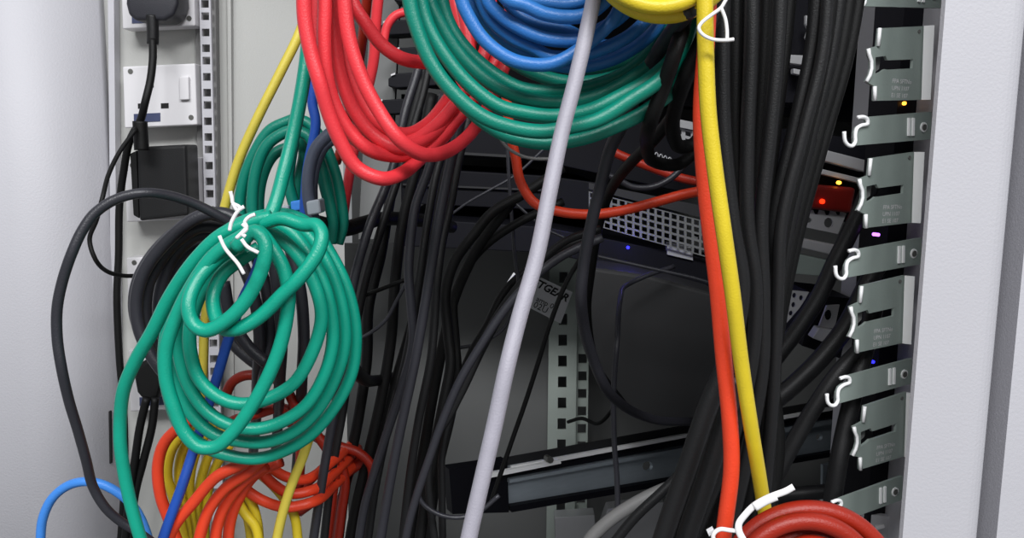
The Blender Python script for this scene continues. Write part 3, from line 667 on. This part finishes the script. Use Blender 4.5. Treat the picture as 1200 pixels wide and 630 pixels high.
# ------------------------------------------------------------------ central black cables
CB = [  # points, depth, diameter, material
 ([(500, 40), (489, 85), (475, 130), (461, 195), (450, 224), (434, 262), (418, 315), (410, 355), (404, 420), (392, 480), (378, 560), (366, 640)], (.50, .46, .45), 5.2, 'charcoal'),
 ([(506, 50), (498, 100), (484, 150), (466, 210), (446, 270), (428, 330), (414, 400), (402, 480), (388, 560), (379, 640)], (.53, .50, .48), 5, 'black'),
 ([(520, 110), (512, 160), (502, 200), (487, 241), (481, 283), (479, 321), (482, 359), (484, 400), (472, 450), (446, 530), (428, 590), (418, 650)], (.46, .45, .46), 5.2, 'charcoal'),
 ([(530, 110), (522, 165), (511, 205), (502, 255), (495, 300), (488, 350), (476, 420), (455, 500), (440, 570), (430, 640)], (.50, .48, .47), 5, 'black'),
 ([(548, 100), (538, 150), (528, 191), (516, 249), (507, 302), (497, 363), (487, 420), (472, 490), (458, 560), (443, 650)], (.45, .44, .44), 5.4, 'charcoal'),
 ([(560, 90), (549, 140), (537, 190), (528, 240), (518, 285), (512, 332), (509, 378), (505, 420), (491, 490), (480, 560), (470, 650)], (.49, .47, .46), 5.0, 'black'),
 ([(660, 196), (612, 228), (578, 248), (556, 274), (533, 306), (522, 344), (525, 390), (528, 425), (520, 470), (508, 530), (498, 590), (488, 660)], (.52, .50, .48), 6.4, 'black2'),
 ([(660, 236), (605, 262), (568, 288), (546, 315), (532, 350), (534, 400), (536, 440), (528, 490), (516, 540), (506, 600), (500, 660)], (.54, .52, .50), 5.6, 'black2'),
 ([(496, 90), (480, 150), (460, 220), (446, 300), (432, 360), (430, 420), (420, 490), (406, 560), (394, 650)], (.58, .54, .52), 7, 'black2'),
 ([(506, 110), (492, 180), (472, 260), (463, 330), (458, 400), (446, 470), (430, 540), (414, 610), (406, 660)], (.56, .53, .51), 7, 'black2'),
 ([(690, 282), (640, 298), (612, 320), (589, 344), (571, 380), (554, 409), (537, 448), (521, 492), (512, 530), (505, 580)], (.58, .55, .53), 5.2, 'black2'),
 ([(704, 268), (660, 284), (612, 330), (578, 378), (550, 440), (526, 488), (512, 510), (505, 530), (502, 558), (504, 590), (512, 650)], .475, 4.6, 'black'),
 ([(702, 274), (652, 294), (606, 340), (570, 400), (546, 450), (527, 490), (518, 530), (518, 580), (519, 650)], .495, 4.6, 'black'),
 ([(536, 150), (518, 220), (500, 300), (482, 380), (462, 450), (440, 540), (425, 610), (418, 660)], .535, 6, 'black2'),
 ([(600, 236), (560, 290), (534, 345), (520, 400), (508, 460), (496, 530), (484, 600), (478, 660)], .525, 7, 'black2'),
 ([(706, 278), (652, 304), (600, 352), (560, 410), (537, 450), (516, 500), (502, 540), (490, 575), (480, 610), (472, 650)], .43, 4.6, 'charcoal'),
]
ORD = ['first', 'second', 'third', 'fourth', 'fifth', 'sixth', 'seventh', 'eighth', 'ninth', 'tenth', 'eleventh', 'twelfth', 'thirteenth', 'fourteenth', 'fifteenth', 'sixteenth', 'seventeenth', 'eighteenth', 'nineteenth', 'twentieth', 'twenty-first', 'twenty-second']
rank = sorted(range(len(CB)), key=lambda i: CB[i][0][-1][0])
for r, i in enumerate(rank):
    p, Y, dm, m = CB[i]
    cable('power_cable', p, Y, dm, m, 'black cable, %s from left along the bottom of the central bundle' % ORD[r], 'cable', 'black cables of the central bundle')
THIN = [
 ([(640, 172), (604, 205), (575, 222), (547, 238), (520, 258)], .62, 2.0, 'thin black cord slanting left from the grey cable under the green coil', 'charcoal'),
 ([(594, 150), (596, 199), (600, 256), (604, 306), (607, 330), (592, 382), (562, 402), (524, 409)], .55, 2.4, 'thin black cord hanging left of the grey cable and curling back', 'charcoal'),
 ([(412, 354), (423, 348), (448, 338), (474, 328)], .50, 2.6, 'thin black cord crossing right of the green coil, upper', 'black2'),
 ([(410, 400), (425, 395), (451, 376), (466, 350), (478, 328)], .48, 2.2, 'thin black cord crossing right of the green coil, lower', 'charcoal'),
 ([(488, 575), (496, 590), (514, 602), (536, 606), (560, 600), (585, 580)], .46, 2.6, 'thin black cord drooping in front of the slide rail end', 'charcoal'),
 ([(682, 300), (664, 330), (645, 378), (632, 420), (616, 470), (602, 510), (590, 545), (575, 590)], .60, 3.6, 'thin straight black cord slanting across the rear post', 'black2'),
 ([(790, 312), (760, 322), (736, 333), (727, 350), (723, 400), (719, 460), (720, 520), (723, 560), (724, 610)], (.68, .66, .55, .55, .55), 3.8, 'thin black cord hanging vertically in front of the slide rail', 'charcoal'),
 ([(580, 148), (586, 162), (596, 174), (616, 184), (642, 186), (660, 182)], .46, 1.8, 'thin grey cord looping under the dark green coil', 'midgrey'),
 ([(596, 232), (606, 240), (622, 254), (640, 268), (672, 284), (692, 300)], .58, 2.0, 'thin grey cord crossing below the orange loop', 'charcoal'),
 ([(700, 300), (735, 308), (780, 318), (815, 326), (840, 334)], .60, 2.6, 'thin black cord along the bottom edge of the network switch', 'charcoal'),
 ([(712, 205), (724, 210), (742, 219), (768, 218), (793, 203), (809, 178), (818, 150), (822, 120)], .50, 3.8, 'thin black cord looping between the two orange cables', 'charcoal'),
 ([(666, 494), (682, 490), (700, 496), (716, 482), (728, 462)], (.90, .78), 4, 'short black cord behind the rail near the rear post', 'black2'),
]
for p, Y, dm, lb, m in THIN: cable('thin_cord', p, Y, dm, m, lb, 'cord')
cable('power_cable', [(810, 10), (785, 40), (760, 80), (742, 118), (727, 150), (715, 175), (704, 217), (694, 257), (685, 303), (681, 343), (684, 381), (694, 417), (709, 452), (735, 478), (770, 492), (810, 494)], (.312, .375, .40, .41, .46, .60), 6.0, 'charcoal', 'black cable crossing the dark green coil and curving round the black cover')
cable('power_cable', [(836, 20), (818, 62), (802, 102), (786, 138), (764, 166), (738, 192), (716, 222), (702, 262), (692, 320), (688, 370), (700, 430), (736, 480)], (.335, .41, .44, .50, .56, .62), 6, 'black2', 'black cable behind the right side of the dark green coil')
cable('power_cable', [(838, -10), (826, 40), (806, 84), (793, 120), (788, 150), (798, 172), (816, 166), (832, 130)], (.328, .326, .36, .40, .40), 6.4, 'black2', 'black cable added as shade over the right end of the dark green coil, left of yellow cable')  # loop added to darken the coil's end in place of shadow
cable('power_cable', [(806, -10), (800, 30), (790, 64), (778, 100), (764, 138), (758, 166), (768, 190), (796, 192), (830, 160)], (.333, .325, .34, .41, .42), 6.0, 'black2', 'black cable added as shade over the dark green coil just right of the charcoal one')  # second added loop, likewise standing in for shadow on the coil
cable('network_cable', [(593, 110), (597, 150), (604, 183), (610, 213), (627, 238), (657, 248), (693, 251), (727, 247), (767, 237), (800, 228), (840, 220)], .48, 5.8, 'orange', 'orange cable drooping in a shallow loop in front of the mesh panel')
cable('network_cable', [(717, 177), (727, 182), (760, 195), (793, 207), (820, 213), (850, 216)], .53, 5.8, 'dred', 'short red orange cable slanting down above the orange loop')
cable('conduit', [(840, 555), (796, 567), (765, 579), (732, 597), (709, 614), (690, 634), (676, 670)], .46, 7.6, 'midgrey', 'mid grey conduit curving in at the bottom centre', 'conduit')

# ------------------------------------------------------------------ right black bundle
YB = (-60, 60, 160, 260, 340, 430, 520, 600, 660)
RB = [
 ((848, 846, 848, 858, 870, 852, 820, 790, 770), .372, 7.0, 'black'), ((864, 862, 862, 868, 880, 868, 838, 806, 784), .385, 7.2, 'black2'),
 ((882, 880, 876, 876, 886, 880, 856, 824, 800), .378, 6.6, 'black'), ((900, 896, 890, 884, 890, 888, 868, 842, 818), .392, 7.4, 'black2'),
 ((916, 911, 902, 892, 894, 893, 878, 860, 840), .38, 6.6, 'black'), ((930, 918, 906, 896, 899, 900, 890, 874, 858), .402, 7, 'black2'),
 ((960, 950, 928, 906, 906, 904, 896, 886, 874), .40, 6.2, 'black'), ((972, 964, 940, 916, 912, 908, 902, 894, 886), .385, 5.6, 'black'),
 ((980, 966, 944, 920, 910, 908, 903, 900, 894), .395, 6.2, 'black2'), ((990, 974, 950, 926, 912, 905, 876, 846, 826), .405, 6.4, 'black'),
 ((1002, 984, 958, 932, 916, 906, 896, 880, 862), .412, 6.8, 'black2'), ((1014, 994, 966, 938, 920, 904, 880, 860, 845), .42, 6.8, 'black2'),
 ((856, 854, 855, 864, 876, 880, 872, 862, 856), .43, 9, 'black2'), ((890, 888, 884, 880, 890, 900, 910, 900, 890), .44, 9, 'black2'),
 ((876, 872, 868, 872, 884, 874, 848, 816, 795), .415, 8.2, 'black2'), ((908, 904, 896, 890, 900, 884, 848, 834, 828), .43, 8.2, 'black2'),
]
rank = sorted(range(len(RB)), key=lambda i: RB[i][0][1])
for r, i in enumerate(rank):
    xs, Y, dm, m = RB[i]
    cable('power_cable', list(zip(xs, YB)), Y, dm, m, 'black cable, %s from left near the top of the right hand bundle' % ORD[r], 'cable', 'black cables of the right hand bundle')
DG = [
 ([(1030, 190), (1016, 228), (1000, 264), (978, 308), (957, 352), (930, 392), (905, 425), (880, 470)], .50, 10, 'thick black cable slanting left from behind the second hooked bracket'),
 ([(1034, 300), (1018, 330), (990, 384), (958, 424), (931, 450), (897, 480), (870, 520)], .49, 11, 'thick black cable slanting left from behind the third keyhole bracket'),
 ([(1030, 392), (1006, 412), (980, 440), (954, 478), (930, 518), (912, 552), (896, 585), (880, 630)], .46, 9.4, 'thick black cable slanting left across the rail at lower right'),
 ([(1030, 330), (1018, 390), (1003, 450), (990, 505), (982, 545), (975, 592), (970, 640)], (.466, .462, .456, .452, .449, .449, .45), 10, 'thick black cable hanging in front of the lowest keyhole bracket'),
 ([(850, 430), (832, 470), (806, 545), (780, 620), (765, 670)], .35, 8.6, 'thick black cable slanting down left of the orange cable, foremost'),
 ([(862, 440), (846, 500), (828, 560), (806, 625), (795, 670)], .36, 9.4, 'thick black cable slanting down directly behind the orange cable'),
 ([(812, 540), (780, 572), (744, 606), (716, 640)], .40, 5, 'black cable slanting left over the grey conduit'),
 ([(884, 586), (920, 580), (950, 577), (985, 574)], .50, 9, 'black cable lying across above the deep red coil'),
]
for p, Y, dm, lb in DG: cable('power_cable', p, Y, dm, 'black', lb, 'cable')

# deep red coil at the bottom right with its white tie
t = coil('cable_coil', 'deep red orange cable coil at the bottom right, tied with white ribbon', None,
         [ell(948, 700, 102, 104), ell(944, 712, 90, 102), ell(948, 722, 74, 98), ell(952, 728, 60, 92)], 'dred', 6.6, [.305, .298, .306, .300], closed=True)
cable('ribbon_tie', [(930, 570), (921, 575), (900, 583), (884, 592), (873, 603), (866, 613), (866, 622), (872, 634)], .286, 2.6, 'white', parent=t, sides=10, flat=.35)
cable('ribbon_tie', [(866, 622), (856, 621), (843, 620), (836, 626), (838, 640)], .287, 1.6, 'white', parent=t, sides=10)
cable('ribbon_tie', [(910, 581), (898, 586), (884, 594)], .2855, 3.4, 'white', parent=t, sides=10, flat=.3)
slab('tie_end', [(829, 623), (836, 619), (838, 624), (831, 628)], .29, .002, 'paper', t)
# black tie round the central bundle and a black cross cable
cable('power_cable', [(372, 262), (400, 268), (425, 262), (450, 256), (490, 258), (530, 266)], (.44, .47, .56, .62), 9, 'black2', 'black sleeve cable running right from the slate cable above the green coil')
cable('power_cable', [(400, 400), (414, 430), (424, 442), (438, 446), (470, 440)], (.40, .45, .58), 7, 'black2', 'short black cable end beside the right edge of bright green coil')
